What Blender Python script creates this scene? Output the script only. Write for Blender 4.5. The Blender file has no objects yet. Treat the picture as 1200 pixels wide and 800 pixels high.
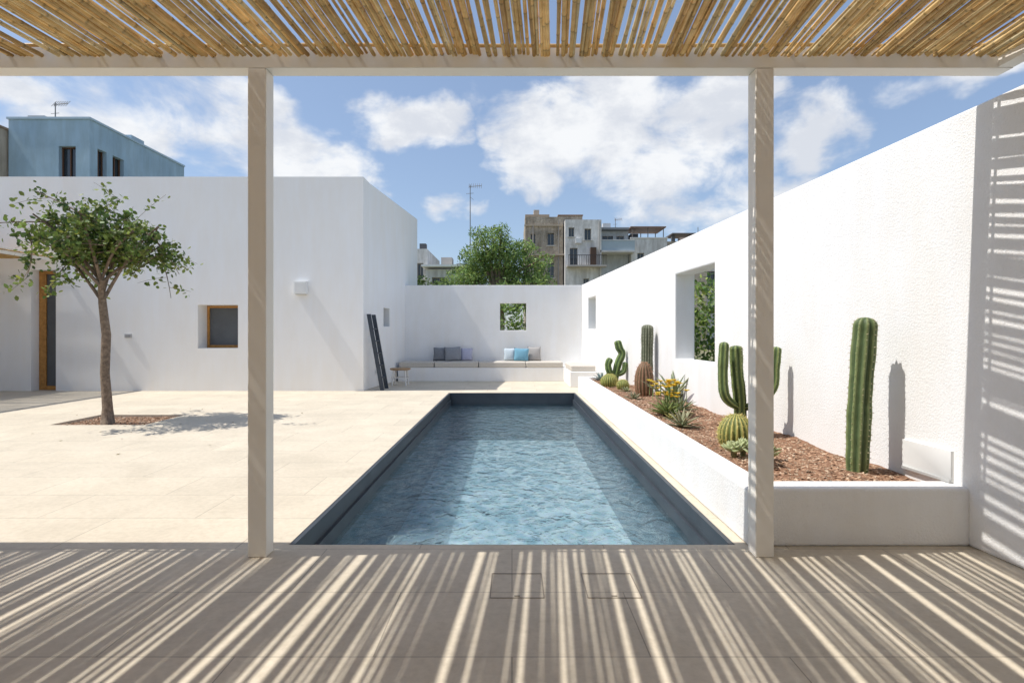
import bpy, bmesh, math, random
from mathutils import Vector, noise
R = random.Random(7)
scene = bpy.context.scene
COL = scene.collection

# ---------------------------------------------------------------- mesh helper
class MB:
    def __init__(s): s.v=[]; s.f=[]; s.c=[]; s.m=[]
    def add(s, vs, fs, col=(1,1,1), mi=0):
        b=len(s.v); s.v+= [tuple(p) for p in vs]
        if isinstance(col,list): s.c+=col
        else: s.c+=[col]*len(vs)
        for f in fs: s.f.append(tuple(b+i for i in f)); s.m.append(mi)
    def box(s,x0,x1,y0,y1,z0,z1,col=(1,1,1),mi=0):
        s.add([(x0,y0,z0),(x1,y0,z0),(x1,y1,z0),(x0,y1,z0),(x0,y0,z1),(x1,y0,z1),(x1,y1,z1),(x0,y1,z1)],
              [(0,3,2,1),(4,5,6,7),(0,1,5,4),(1,2,6,5),(2,3,7,6),(3,0,4,7)],col,mi)
    def prism(s,poly,z0,z1,col=(1,1,1),mi=0):
        n=len(poly)
        s.add([(x,y,z0) for x,y in poly]+[(x,y,z1) for x,y in poly],
              [tuple(reversed(range(n))),tuple(range(n,2*n))]+[(i,(i+1)%n,n+(i+1)%n,n+i) for i in range(n)],col,mi)
    def tube(s,pts,rads,n=8,col=(1,1,1),mi=0,cols=None):
        pts=[Vector(p) for p in pts]; vs=[]; cs=[]
        for i,p in enumerate(pts):
            t=(pts[min(i+1,len(pts)-1)]-pts[max(i-1,0)]).normalized()
            ref=Vector((0,0,1)) if abs(t.z)<0.8 else Vector((0,1,0))
            a=t.cross(ref).normalized(); b=t.cross(a)
            for k in range(n):
                th=2*math.pi*k/n
                vs.append(p+(a*math.cos(th)+b*math.sin(th))*rads[i]); cs.append(cols[i] if cols else col)
        fs=[]
        for i in range(len(pts)-1):
            for k in range(n):
                fs.append((i*n+k,i*n+(k+1)%n,(i+1)*n+(k+1)%n,(i+1)*n+k))
        fs.append(tuple(range(n))); fs.append(tuple(reversed(range((len(pts)-1)*n,len(pts)*n))))
        s.add(vs,fs,cs,mi)
    def build(s,name,mats,parent=None,smooth=False,bevel=0,fix=True,segs=2):
        me=bpy.data.meshes.new(name); me.from_pydata(s.v,[],s.f)
        if not isinstance(mats,(list,tuple)): mats=[mats]
        for m in mats: me.materials.append(m)
        me.polygons.foreach_set('material_index',s.m)
        at=me.color_attributes.new('Col','FLOAT_COLOR','POINT')
        flat=[]
        for c in s.c: flat+= [c[0],c[1],c[2],1.0]
        at.data.foreach_set('color',flat)
        if fix:
            bm=bmesh.new(); bm.from_mesh(me); bmesh.ops.remove_doubles(bm,verts=bm.verts,dist=1e-5)
            bmesh.ops.recalc_face_normals(bm,faces=bm.faces); bm.to_mesh(me); bm.free()
        if smooth: me.polygons.foreach_set('use_smooth',[True]*len(me.polygons))
        me.update()
        o=bpy.data.objects.new(name,me); COL.objects.link(o)
        if parent: o.parent=parent
        if bevel:
            b=o.modifiers.new('bev','BEVEL'); b.width=bevel; b.segments=segs; b.limit_method='ANGLE'; b.angle_limit=math.radians(40)
        return o
def empty(name):
    e=bpy.data.objects.new(name,None); COL.objects.link(e); e.empty_display_size=0.3; return e

def cells(us,vs,holes,fmap,t,mb,mi=0,col=(1,1,1)):
    us=sorted(set([round(u,5) for u in us]+[round(h[i],5) for h in holes for i in (0,1)]))
    vs=sorted(set([round(u,5) for u in vs]+[round(h[i],5) for h in holes for i in (2,3)]))
    def solid(i,j):
        if i<0 or j<0 or i>=len(us)-1 or j>=len(vs)-1: return False
        cu=(us[i]+us[i+1])/2; cv=(vs[j]+vs[j+1])/2
        return not any(h[0]<cu<h[1] and h[2]<cv<h[3] for h in holes)
    for i in range(len(us)-1):
        for j in range(len(vs)-1):
            if not solid(i,j): continue
            a,b,c,d=us[i],us[i+1],vs[j],vs[j+1]
            q=lambda L: mb.add([fmap(*p) for p in L],[(0,1,2,3)],col,mi)
            q([(a,c,0),(b,c,0),(b,d,0),(a,d,0)]); q([(a,c,t),(a,d,t),(b,d,t),(b,c,t)])
            if not solid(i-1,j): q([(a,c,0),(a,d,0),(a,d,t),(a,c,t)])
            if not solid(i+1,j): q([(b,c,0),(b,c,t),(b,d,t),(b,d,0)])
            if not solid(i,j-1): q([(a,c,0),(a,c,t),(b,c,t),(b,c,0)])
            if not solid(i,j+1): q([(a,d,0),(b,d,0),(b,d,t),(a,d,t)])
def wall(name,p0,p1,z0,z1,t,holes,mat,parent=None,bevel=0.012):
    p0=Vector((p0[0],p0[1],0)); p1=Vector((p1[0],p1[1],0)); L=(p1-p0).length; u=(p1-p0)/L
    n=Vector((-u.y,u.x,0))
    mb=MB()
    cells([0,L],[z0,z1],holes,lambda a,z,w: p0+u*a+n*w+Vector((0,0,z)),t,mb)
    return mb.build(name,mat,parent,bevel=bevel)

# ---------------------------------------------------------------- materials
def newmat(name):
    m=bpy.data.materials.new(name); m.use_nodes=True; nt=m.node_tree; nt.nodes.clear()
    out=nt.nodes.new('ShaderNodeOutputMaterial'); return m,nt,out
def N(nt,typ,**kw):
    n=nt.nodes.new(typ)
    for k,v in kw.items():
        if k in n.inputs: n.inputs[k].default_value=v
        else: setattr(n,k,v)
    return n
def surf(name,c1,c2=None,scale=3,rough=0.7,bump=0.0,bscale=60,bdist=0.004,attr=False,metal=0,spec=0.3,stain=0.0,trans=0.0,fine=0.0):
    m,nt,out=newmat(name); L=nt.links.new
    bs=N(nt,'ShaderNodeBsdfPrincipled'); bs.inputs['Roughness'].default_value=rough
    bs.inputs['Metallic'].default_value=metal; bs.inputs['Specular IOR Level'].default_value=spec
    tc=N(nt,'ShaderNodeTexCoord')
    no=N(nt,'ShaderNodeTexNoise',Scale=scale,Detail=6.0,Roughness=0.6); L(tc.outputs['Object'],no.inputs['Vector'])
    c2=c2 or tuple(x*0.88 for x in c1)
    rp=N(nt,'ShaderNodeValToRGB'); rp.color_ramp.elements[0].position=0.35; rp.color_ramp.elements[1].position=0.65
    rp.color_ramp.elements[0].color=(*c2,1); rp.color_ramp.elements[1].color=(*c1,1)
    L(no.outputs['Fac'],rp.inputs['Fac']); cur=rp.outputs['Color']
    if attr:
        a=N(nt,'ShaderNodeAttribute',attribute_name='Col')
        mx=N(nt,'ShaderNodeMix',data_type='RGBA',blend_type='MULTIPLY'); mx.inputs[0].default_value=1
        L(cur,mx.inputs[6]); L(a.outputs['Color'],mx.inputs[7]); cur=mx.outputs[2]
    if stain>0:
        mp=N(nt,'ShaderNodeMapping'); mp.inputs['Scale'].default_value=(2.5,2.5,0.5); L(tc.outputs['Object'],mp.inputs['Vector'])
        n3=N(nt,'ShaderNodeTexNoise',Scale=1.3,Detail=8.0,Roughness=0.65); L(mp.outputs['Vector'],n3.inputs['Vector'])
        r3=N(nt,'ShaderNodeValToRGB'); r3.color_ramp.elements[0].position=0.38; r3.color_ramp.elements[1].position=0.62
        k=1-stain; r3.color_ramp.elements[0].color=(k,k*0.985,k*0.96,1); r3.color_ramp.elements[1].color=(1,1,1,1)
        L(n3.outputs['Fac'],r3.inputs['Fac'])
        m3=N(nt,'ShaderNodeMix',data_type='RGBA',blend_type='MULTIPLY'); m3.inputs[0].default_value=1
        L(cur,m3.inputs[6]); L(r3.outputs['Color'],m3.inputs[7]); cur=m3.outputs[2]
    L(cur,bs.inputs['Base Color'])
    if bump>0:
        nb=N(nt,'ShaderNodeTexNoise',Scale=bscale,Detail=5.0,Roughness=0.6); L(tc.outputs['Object'],nb.inputs['Vector'])
        bp=N(nt,'ShaderNodeBump',Strength=bump,Distance=bdist); L(nb.outputs['Fac'],bp.inputs['Height']); L(bp.outputs['Normal'],bs.inputs['Normal'])
    sh=bs.outputs['BSDF']
    if trans>0:
        tr=N(nt,'ShaderNodeBsdfTranslucent'); L(cur,tr.inputs['Color'])
        ms=N(nt,'ShaderNodeMixShader'); ms.inputs[0].default_value=trans; L(sh,ms.inputs[1]); L(tr.outputs[0],ms.inputs[2]); sh=ms.outputs[0]
    L(sh,out.inputs['Surface']); return m

stucco=surf('white_stucco',(0.88,0.875,0.865),(0.845,0.84,0.83),scale=1.6,rough=0.95,bump=0.7,bscale=70,bdist=0.008,spec=0.1,stain=0.03)
plaster=surf('white_plaster',(0.90,0.895,0.885),(0.88,0.875,0.865),scale=0.8,rough=0.9,bump=0.3,bscale=45,bdist=0.006,spec=0.1,stain=0.02)
paint=surf('cream_paint',(0.86,0.82,0.745),(0.83,0.79,0.715),scale=2,rough=0.5,bump=0.05,bscale=90)
wood=surf('warm_wood',(0.55,0.28,0.08),(0.38,0.18,0.05),scale=14,rough=0.5,bump=0.1,bscale=50)
glassd=surf('dark_glass',(0.035,0.042,0.05),(0.02,0.025,0.03),scale=1,rough=0.06,spec=0.8)
glassg=surf('grey_blind',(0.11,0.12,0.13),(0.09,0.095,0.10),scale=2,rough=0.35,spec=0.5)
cane=surf('dry_cane',(0.98,0.91,0.77),(0.76,0.63,0.44),scale=9,rough=0.5,bump=0.2,bscale=80,attr=True,spec=0.3,trans=0.16)
leafm=surf('leaf',(1,1,1),(0.75,0.8,0.7),scale=5,rough=0.5,attr=True,trans=0.35,spec=0.35)
bark=surf('bark',(0.30,0.23,0.17),(0.15,0.11,0.08),scale=20,rough=0.95,bump=0.7,bscale=45,bdist=0.02)
cactusm=surf('cactus_skin',(1,1,1),(0.75,0.75,0.7),scale=8,rough=0.55,attr=True,spec=0.3,bump=0.1,bscale=70)
soil=surf('soil',(0.33,0.18,0.11),(0.22,0.12,0.07),scale=25,rough=1,bump=0.9,bscale=45,bdist=0.03)
chip=surf('bark_chip',(1,1,1),(0.6,0.6,0.6),scale=20,rough=0.9,attr=True)
metald=surf('slate_paint',(0.06,0.075,0.095),(0.045,0.055,0.07),scale=5,rough=0.5)
fabric=surf('fabric',(1,1,1),(0.88,0.88,0.88),scale=30,rough=1,attr=True,bump=0.3,bscale=250,bdist=0.003)
poolw=surf('pool_liner_slate',(0.055,0.066,0.08),(0.042,0.051,0.063),scale=3,rough=0.45,bump=0.1,bscale=30)
pooll=surf('pool_lining',(0.19,0.25,0.29),(0.14,0.19,0.23),scale=2.5,rough=0.5,bump=0.1,bscale=30)
bluew=surf('blue_render',(0.42,0.57,0.68),(0.35,0.49,0.60),scale=0.7,rough=0.9,stain=0.12,bump=0.3,bscale=12)
oldst=surf('old_stone',(0.58,0.50,0.40),(0.38,0.32,0.25),scale=1.1,rough=0.95,stain=0.4,bump=0.9,bscale=4,bdist=0.15)
whold=surf('weathered_white',(0.84,0.83,0.80),(0.70,0.68,0.65),scale=0.7,rough=0.95,stain=0.3,bump=0.5,bscale=4,bdist=0.05)
beige=surf('beige_render',(0.60,0.52,0.42),(0.46,0.39,0.31),scale=0.8,rough=0.95,stain=0.25)
attrm=surf('painted',(1,1,1),(0.93,0.93,0.93),scale=3,rough=0.6,attr=True)
earth=surf('dry_earth',(0.30,0.26,0.17),(0.14,0.15,0.07),scale=0.15,rough=1,bump=0.6,bscale=2,bdist=0.1)

def stone_mat():
    m,nt,out=newmat('limestone_paving'); L=nt.links.new
    tc=N(nt,'ShaderNodeTexCoord'); bs=N(nt,'ShaderNodeBsdfPrincipled'); bs.inputs['Roughness'].default_value=0.75; bs.inputs['Specular IOR Level'].default_value=0.25
    br=N(nt,'ShaderNodeTexBrick'); br.offset=0.5
    br.inputs['Scale'].default_value=1.0; br.inputs['Mortar Size'].default_value=0.0035; br.inputs['Mortar Smooth'].default_value=0.3
    br.inputs['Brick Width'].default_value=1.2; br.inputs['Row Height'].default_value=0.6; br.inputs['Bias'].default_value=0.0
    br.inputs['Color1'].default_value=(0.725,0.645,0.515,1); br.inputs['Color2'].default_value=(0.67,0.597,0.478,1); br.inputs['Mortar'].default_value=(0.43,0.375,0.30,1)
    L(tc.outputs['Object'],br.inputs['Vector'])
    n1=N(nt,'ShaderNodeTexNoise',Scale=1.5,Detail=9.0,Roughness=0.65,Distortion=0.6); L(tc.outputs['Object'],n1.inputs['Vector'])
    r1=N(nt,'ShaderNodeValToRGB'); r1.color_ramp.elements[0].position=0.3; r1.color_ramp.elements[1].position=0.7
    r1.color_ramp.elements[0].color=(0.84,0.83,0.81,1); r1.color_ramp.elements[1].color=(1.02,1.01,1.0,1); L(n1.outputs['Fac'],r1.inputs['Fac'])
    n2=N(nt,'ShaderNodeTexNoise',Scale=22.0,Detail=6.0,Roughness=0.7); L(tc.outputs['Object'],n2.inputs['Vector'])
    r2=N(nt,'ShaderNodeValToRGB'); r2.color_ramp.elements[0].position=0.3; r2.color_ramp.elements[1].position=0.6
    r2.color_ramp.elements[0].color=(0.87,0.86,0.84,1); r2.color_ramp.elements[1].color=(1,1,1,1); L(n2.outputs['Fac'],r2.inputs['Fac'])
    a=N(nt,'ShaderNodeMix',data_type='RGBA',blend_type='MULTIPLY'); a.inputs[0].default_value=1; L(br.outputs['Color'],a.inputs[6]); L(r1.outputs['Color'],a.inputs[7])
    b=N(nt,'ShaderNodeMix',data_type='RGBA',blend_type='MULTIPLY'); b.inputs[0].default_value=1; L(a.outputs[2],b.inputs[6]); L(r2.outputs['Color'],b.inputs[7])
    L(b.outputs[2],bs.inputs['Base Color'])
    bp=N(nt,'ShaderNodeBump',Strength=0.12,Distance=0.004); L(n2.outputs['Fac'],bp.inputs['Height']); L(bp.outputs['Normal'],bs.inputs['Normal'])
    L(bs.outputs[0],out.inputs['Surface']); return m
stone=stone_mat()

def poolfloor_mat():
    m,nt,out=newmat('pool_mosaic'); L=nt.links.new
    tc=N(nt,'ShaderNodeTexCoord'); bs=N(nt,'ShaderNodeBsdfPrincipled'); bs.inputs['Roughness'].default_value=0.5
    n=N(nt,'ShaderNodeTexNoise',Scale=1.6,Detail=6.0); L(tc.outputs['Object'],n.inputs['Vector'])
    v=N(nt,'ShaderNodeTexVoronoi',Scale=28.0); v.inputs['Randomness'].default_value=0.15; L(tc.outputs['Object'],v.inputs['Vector'])
    r=N(nt,'ShaderNodeValToRGB'); r.color_ramp.elements[0].color=(0.38,0.52,0.57,1); r.color_ramp.elements[1].color=(0.51,0.65,0.69,1)
    r.color_ramp.elements[0].position=0.3; r.color_ramp.elements[1].position=0.7; L(n.outputs['Fac'],r.inputs['Fac'])
    mx=N(nt,'ShaderNodeMix',data_type='RGBA',blend_type='MULTIPLY'); mx.inputs[0].default_value=0.15; L(r.outputs['Color'],mx.inputs[6]); L(v.outputs['Color'],mx.inputs[7])
    L(mx.outputs[2],bs.inputs['Base Color']); L(bs.outputs[0],out.inputs['Surface']); return m
poolf=poolfloor_mat()

def water_mat():
    m,nt,out=newmat('pool_water'); L=nt.links.new
    tc=N(nt,'ShaderNodeTexCoord')
    mp=N(nt,'ShaderNodeMapping'); mp.inputs['Scale'].default_value=(1.0,0.8,1); mp.inputs['Rotation'].default_value=(0,0,0.5); L(tc.outputs['Object'],mp.inputs['Vector'])
    n1=N(nt,'ShaderNodeTexNoise',Scale=3.2,Detail=2.0,Distortion=1.0); L(mp.outputs[0],n1.inputs['Vector'])
    n2=N(nt,'ShaderNodeTexNoise',Scale=11.0,Detail=3.0,Distortion=1.4); L(mp.outputs[0],n2.inputs['Vector'])
    ad=N(nt,'ShaderNodeMath',operation='MULTIPLY_ADD'); ad.inputs[1].default_value=0.40; L(n2.outputs['Fac'],ad.inputs[0]); L(n1.outputs['Fac'],ad.inputs[2])
    bp=N(nt,'ShaderNodeBump',Strength=1.0,Distance=0.055); L(ad.outputs[0],bp.inputs['Height'])
    # caustic light painted in: warped Voronoi cells tint the transparent colour
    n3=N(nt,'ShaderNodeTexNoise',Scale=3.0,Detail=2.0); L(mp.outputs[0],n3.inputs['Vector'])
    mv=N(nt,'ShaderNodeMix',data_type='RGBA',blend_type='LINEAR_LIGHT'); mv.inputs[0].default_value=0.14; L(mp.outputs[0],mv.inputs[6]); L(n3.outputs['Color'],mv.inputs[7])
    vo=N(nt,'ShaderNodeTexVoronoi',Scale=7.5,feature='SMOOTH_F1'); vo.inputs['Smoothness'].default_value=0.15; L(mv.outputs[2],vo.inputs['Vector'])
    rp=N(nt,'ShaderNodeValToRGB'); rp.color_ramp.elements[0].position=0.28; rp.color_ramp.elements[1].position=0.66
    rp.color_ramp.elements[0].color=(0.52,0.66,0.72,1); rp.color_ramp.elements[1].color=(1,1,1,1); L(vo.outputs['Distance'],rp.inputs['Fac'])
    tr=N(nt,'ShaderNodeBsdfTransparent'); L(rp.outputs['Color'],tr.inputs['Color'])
    rf=N(nt,'ShaderNodeBsdfRefraction',IOR=1.33,Roughness=0.0); rf.inputs['Color'].default_value=(0.86,0.97,1.0,1); L(bp.outputs[0],rf.inputs['Normal'])
    gl=N(nt,'ShaderNodeBsdfGlossy',Roughness=0.02); L(bp.outputs[0],gl.inputs['Normal'])
    m1=N(nt,'ShaderNodeMixShader'); m1.inputs[0].default_value=0.30; L(tr.outputs[0],m1.inputs[1]); L(rf.outputs[0],m1.inputs[2])
    fr=N(nt,'ShaderNodeFresnel',IOR=1.33); L(bp.outputs[0],fr.inputs['Normal'])
    m2=N(nt,'ShaderNodeMixShader'); L(fr.outputs[0],m2.inputs[0]); L(m1.outputs[0],m2.inputs[1]); L(gl.outputs[0],m2.inputs[2])
    L(m2.outputs[0],out.inputs['Surface']); return m
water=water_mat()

# ---------------------------------------------------------------- geometry constants
def wx(y): return 3.238-0.0646*y       # inner face of the right garden wall
PX0,PX1,PY0,PY1=-1.48,1.48,3.67,13.0

# ground + paving
mb=MB(); cells([-400,400],[-200,900],[(PX0-.06,PX1+.06,PY0-.06,PY1+.06)],lambda a,b,w:(a,b,-0.13-w),0.02,mb); mb.build('ground',earth)
mb=MB(); pit=(-7.05,-5.6,8.45,9.5)
cells([-18,3.45],[-3.6,17.2],[(PX0,PX1,PY0,PY1),pit],lambda a,b,w:(a,b,-w),0.1,mb)
mb.build('stone_paving',stone)
# flush inspection covers
cj=surf('cover_joint',(0.34,0.29,0.23),(0.26,0.22,0.18))
for (a,b) in ((-0.118,0.172),(0.40,0.69)):
    e=MB(); y0,y1=2.93,3.23; t=0.0045
    for (x0,x1,yy0,yy1) in ((a,b,y0,y0+t),(a,b,y1-t,y1),(a,a+t,y0+t,y1-t),(b-t,b,y0+t,y1-t)): e.box(x0,x1,yy0,yy1,0.0005,0.003)
    e.box((a+b)/2-.015,(a+b)/2+.015,y0+.02,y0+.028,0.0005,0.003)
    e.build('inspection_cover',cj)

# pool
pool=empty('swimming_pool')
mb=MB(); t=0.05; zb=-1.25
mb.box(PX0-t,PX0+0.035,PY0-t,PY1+t,zb,-0.004); mb.box(PX1-0.035,PX1+t,PY0-t,PY1+t,zb,-0.004)
mb.box(PX0+0.035,PX1-0.035,PY0-t,PY0+0.02,zb,-0.006); mb.box(PX0+0.035,PX1-0.035,PY1-0.035,PY1+t,zb,-0.006)
mb.box(PX0+0.035,PX0+0.06,PY0+0.02,PY1-0.035,-.31,-0.15); mb.box(PX1-0.06,PX1-0.035,PY0+0.02,PY1-0.035,-.31,-0.15)
mb.build('pool_walls',poolw,pool)
mb=MB(); mb.box(PX0+.035,PX0+.055,PY0+.022,PY1-.035,-1.1,-.312); mb.box(PX1-.055,PX1-.035,PY0+.022,PY1-.035,-1.1,-.312)
mb.box(PX0+.056,PX1-.056,PY0+.0205,PY0+.035,-1.1,-.312); mb.box(PX0+.056,PX1-.056,PY1-.05,PY1-.0355,-1.1,-.312); mb.build('pool_lining',pooll,pool)
mb=MB(); mb.box(PX0+.035,PX1-.035,PY0+.02,PY1-.035,zb,-1.1); mb.build('pool_floor',poolf,pool)
mb=MB(); mb.box(-1.05,0.1,PY0+.04,4.85,-1.09,-0.52); mb.box(-1.05,0.1,4.85,5.2,-1.09,-0.82); mb.build('pool_steps',surf('pool_step',(0.66,0.75,0.76),(0.58,0.68,0.70)),pool,bevel=.02)
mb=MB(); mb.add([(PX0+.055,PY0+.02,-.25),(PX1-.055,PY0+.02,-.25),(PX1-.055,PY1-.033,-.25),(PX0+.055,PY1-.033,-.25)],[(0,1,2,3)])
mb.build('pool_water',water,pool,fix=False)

# ---------------------------------------------------------------- white house (left)
house=empty('white_house')
fz=5.17
p0=(-16,13.4); p1=(-3.59,13.4)
wall('front_wall',p0,p1,0,fz,0.5,[(16-7.59,16-6.62,1.03,2.08),(16-11.62,16-11.02,-0.001,2.92)],plaster,house)
sd=Vector((-3.14-(-3.59),18.4-13.4,0)); sl=sd.length
a0=(15.03-13.4)/5*sl; a1=(15.55-13.4)/5*sl
nn=sd.normalized()
wall('side_wall',(-3.592+nn.x*.003,13.902),(-3.14,18.4),0,fz-0.002,0.45,[(a0-.5,a1-.5,1.58,2.08)],plaster,house)
mb=MB(); mb.prism([(-16,18.0),(-3.7,18.0),(-3.7,18.4),(-16,18.4)],0,fz-.01); mb.box(-16,-4.2,13.9,18,4.6,4.7); mb.build('rear_wall_and_roof',plaster,house)
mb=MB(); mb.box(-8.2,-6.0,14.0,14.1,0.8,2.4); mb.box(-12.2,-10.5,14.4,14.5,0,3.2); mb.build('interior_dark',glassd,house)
# small side window
mb=MB(); mb.box(-3.85,-3.8,14.8,15.8,1.4,2.3); mb.build('side_window_glass',glassg,house)
# recessed window with timber frame
mb=MB(); x0,x1,z0,z1=-7.585,-6.625,1.035,2.075; y0,y1=13.80,13.86; w=.055
mb.box(x0,x0+w,y0,y1,z0,z1); mb.box(x1-w,x1,y0,y1,z0,z1); mb.box(x0+w,x1-w,y0+.002,y1,z0,z0+w+.01); mb.box(x0+w,x1-w,y0+.002,y1,z1-w,z1)
mb.build('window_frame',wood,house,bevel=.004)
mb=MB(); mb.box(x0+w,x1-w,13.83,13.85,z0+w,z1-w); mb.build('window_pane',glassg,house)
# door
mb=MB(); x0,x1,z1=-11.615,-11.025,2.915; w=.075; y0,y1=13.62,13.70
mb.box(x0,x0+w*1.6,y0,y1,0.002,z1); mb.box(x1-w,x1,y0,y1,0.002,z1); mb.box(x0+w*1.6,x1-w,y0+.002,y1,z1-w,z1); mb.box(x0+w*1.6,x1-w,y0+.002,y1,.002,.1)
mb.box(x0+w*1.6,x0+w*2.2,y0+.004,y1,.1,z1-w)
mb.build('door_frame',wood,house,bevel=.004)
mb=MB(); mb.box(x0+w*2.2,x1-w,13.66,13.68,.1,z1-w); mb.build('door_glass',glassg,house)
mb=MB(); mb.box(-9.35,-9.18,13.375,13.398,1.28,1.38,(.5,.5,.5)); mb.box(-9.33,-9.27,13.365,13.376,1.30,1.36,(.35,.35,.35)); mb.box(-9.255,-9.20,13.365,13.376,1.30,1.36,(.35,.35,.35)); mb.build('switch_plate',attrm,house,bevel=.004)
# left wing with cane canopy
wall('wing_wall',(-13.2,2),(-13.2,13.39),0,4.2,0.5,[(3,6,0.001,2.6)],plaster,house)

# wall lamp
mb=MB(); mb.box(-5.23,-4.92,13.27,13.395,2.33,2.64,(.85,.85,.83)); mb.box(-5.2,-4.95,13.262,13.27,2.36,2.61,(.78,.78,.76)); mb.box(-5.2,-4.95,13.29,13.38,2.322,2.33,(.3,.3,.3))
mb.build('wall_lamp',attrm,bevel=.01)
# outlets near ladder
mb=MB(); 
for z in (.35,.62,.75): mb.box(-3.505,-3.47,14.35,14.43,z,z+.09,(.55,.55,.55))
mb.build('wall_socket',attrm,bevel=.005)

# back wall + right wall
wall('garden_wall',(-3.3,17.0),(wx(17)+.3,17.0),0,2.86,0.3,[(-0.37+3.3,0.44+3.3,1.48,2.31)],stucco)
def ru(y): return (17.0-y)*math.sqrt(1+0.0646**2)
wall('garden_wall',(wx(17.0),17.0),(wx(-3.5),-3.5),0,2.875,0.33,[(ru(9.03),ru(7.54),.97,2.35),(ru(16.06),ru(15.03),1.5,2.4)],stucco,bevel=.018)

# planter
pl=empty('raised_planter')
mb=MB(); mb.prism([(1.55,3.64),(wx(3.64)+.01,3.64),(wx(3.84)+.01,3.84),(1.75,3.84),(1.75,12.8),(wx(12.8)+.01,12.8),(wx(13)+.01,13.0),(1.55,13.0)],0.0,0.38)
mb.build('planter_walls',stucco,pl,bevel=.02,segs=3)
mb=MB(); nx,ny=26,150
def soilz(x,y):
    return 0.325+0.035*noise.noise(Vector((x*2.2,y*2.2,0)))+0.012*noise.noise(Vector((x*14,y*14,3)))
vs=[];fs=[]
for j in range(ny+1):
    y=3.8+(12.85-3.8)*j/ny
    for i in range(nx+1):
        x=1.72+(wx(y)+.02-1.72)*i/nx; vs.append((x,y,soilz(x,y)))
for j in range(ny):
    for i in range(nx):
        a=j*(nx+1)+i; fs.append((a,a+1,a+nx+2,a+nx+1))
mb.add(vs,fs); mb.build('planter_soil',soil,pl,smooth=True)
def chips(mb,n,fx,size=0.02):
    for _ in range(n):
        x,y,z=fx(); s=size*R.uniform(.4,1.3); a=R.uniform(0,6.28); 
        b=R.uniform(.65,1.2); c=(0.50*b,0.31*b,0.20*b) if R.random()<.75 else (0.66*b,.50*b,.36*b)
        ux=Vector((math.cos(a),math.sin(a),R.uniform(-.5,.5)))*s; uy=Vector((-math.sin(a),math.cos(a),R.uniform(-.5,.5)))*s*.55; uz=Vector((0,0,s*.3))
        P=Vector((x,y,z+s*.1))
        mb.add([P-ux-uy,P+ux-uy*.6,P+ux*.8+uy,P-ux*.7+uy,P+uz-ux*.4-uy*.3,P+uz+ux*.5+uy*.2],[(0,1,5,4),(1,2,5),(2,3,4,5),(3,0,4)],c)
mb=MB()
def fx():
    y=3.88+(12.7-3.88)*R.random()**1.3; x=R.uniform(1.78,wx(y)-.03); return x,y,soilz(x,y)
chips(mb,11000,fx,.015); mb.build('bark_mulch',chip,pl,fix=False)
# vent hatch on wall
mb=MB(); 
def wp(y,z,o): return (wx(y)-o,y,z)
y0,y1,z0,z1=3.76,4.19,.385,.60
mb.add([wp(y0,z0,.02),wp(y1,z0,.02),wp(y1,z1,.02),wp(y0,z1,.02),wp(y0,z0,-.01),wp(y1,z0,-.01),wp(y1,z1,-.01),wp(y0,z1,-.01)],[(0,1,2,3),(4,5,6,7),(0,1,5,4),(1,2,6,5),(2,3,7,6),(3,0,4,7)],(.85,.85,.83))
mb.add([wp(y0,z0,.032),wp(y1,z0,.032),wp(y1,z0+.018,.032),wp(y0,z0+.018,.032),wp(y0,z0,.02),wp(y1,z0,.02),wp(y1,z0+.018,.02),wp(y0,z0+.018,.02)],[(0,1,2,3),(0,1,5,4),(1,2,6,5),(2,3,7,6),(3,0,4,7)],(.45,.45,.44))
mb.build('wall_hatch',attrm)

# bench
bench=empty('built_in_bench')
mb=MB(); mb.prism([(-3.29,16.0),(1.5,16.0),(1.5,14.3),(wx(14.3),14.3),(wx(16.99),16.99),(-3.25,16.99)],0,.40); mb.build('bench_base',stucco,bench,bevel=.015)
edges=[-3.27,-2.25,-.97,.4,1.48]
for i in range(4):
    mb=MB(); mb.box(edges[i]+.01,edges[i+1]-.01,16.0+.0,16.8,.402,.56,(.62,.57,.50)); mb.build('seat_pad',fabric,bench,bevel=.03,segs=3)
mb=MB(); mb.box(1.53,2.17,14.4,15.96,.402,.55,(.62,.57,.50)); mb.build('seat_pad_side',fabric,bench,bevel=.03,segs=3)
def cushion(cx,w,h,col,stripe=None,dy=0,rot=0):
    n=12; vs=[];cs=[];fs=[]
    for side in (-1,1):
        for j in range(n+1):
            for i in range(n+1):
                u=-1+2*i/n; v=-1+2*j/n
                th=.09*(max(0,(1-u*u)*(1-v*v)))**.42
                pin=1-.07*(1-abs(u))*abs(v)-.0; pin2=1-.07*(1-abs(v))*abs(u)
                x=u*w/2*pin2; z=v*h/2*pin
                y=side*th
                xr=x*math.cos(rot)-z*math.sin(rot); zr=x*math.sin(rot)+z*math.cos(rot)
                vs.append((cx+xr,16.72+dy+y+zr*.22,.56+h/2+zr)); 
                c=col
                if stripe and (int((u+1)*5)+int((v+1)*5))%2: c=stripe
                cs.append(c)
    m=(n+1)**2
    for s in (0,1):
        for j in range(n):
            for i in range(n):
                a=s*m+j*(n+1)+i; fs.append((a,a+1,a+n+2,a+n+1))
    mb=MB(); mb.add(vs,fs,cs); mb.build('cushion',fabric,smooth=True)
cushion(-2.17,.40,.40,(.22,.23,.25)); cushion(-1.78,.48,.42,(.30,.31,.33),dy=-.1,rot=.05); cushion(-1.37,.36,.38,(.50,.50,.62),dy=.03)
cushion(-.07,.36,.38,(.72,.76,.78),(.35,.46,.55)); cushion(.28,.44,.38,(.18,.38,.50),dy=-.14,rot=-.05); cushion(.67,.40,.42,(.36,.34,.33),(.44,.42,.40))

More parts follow.
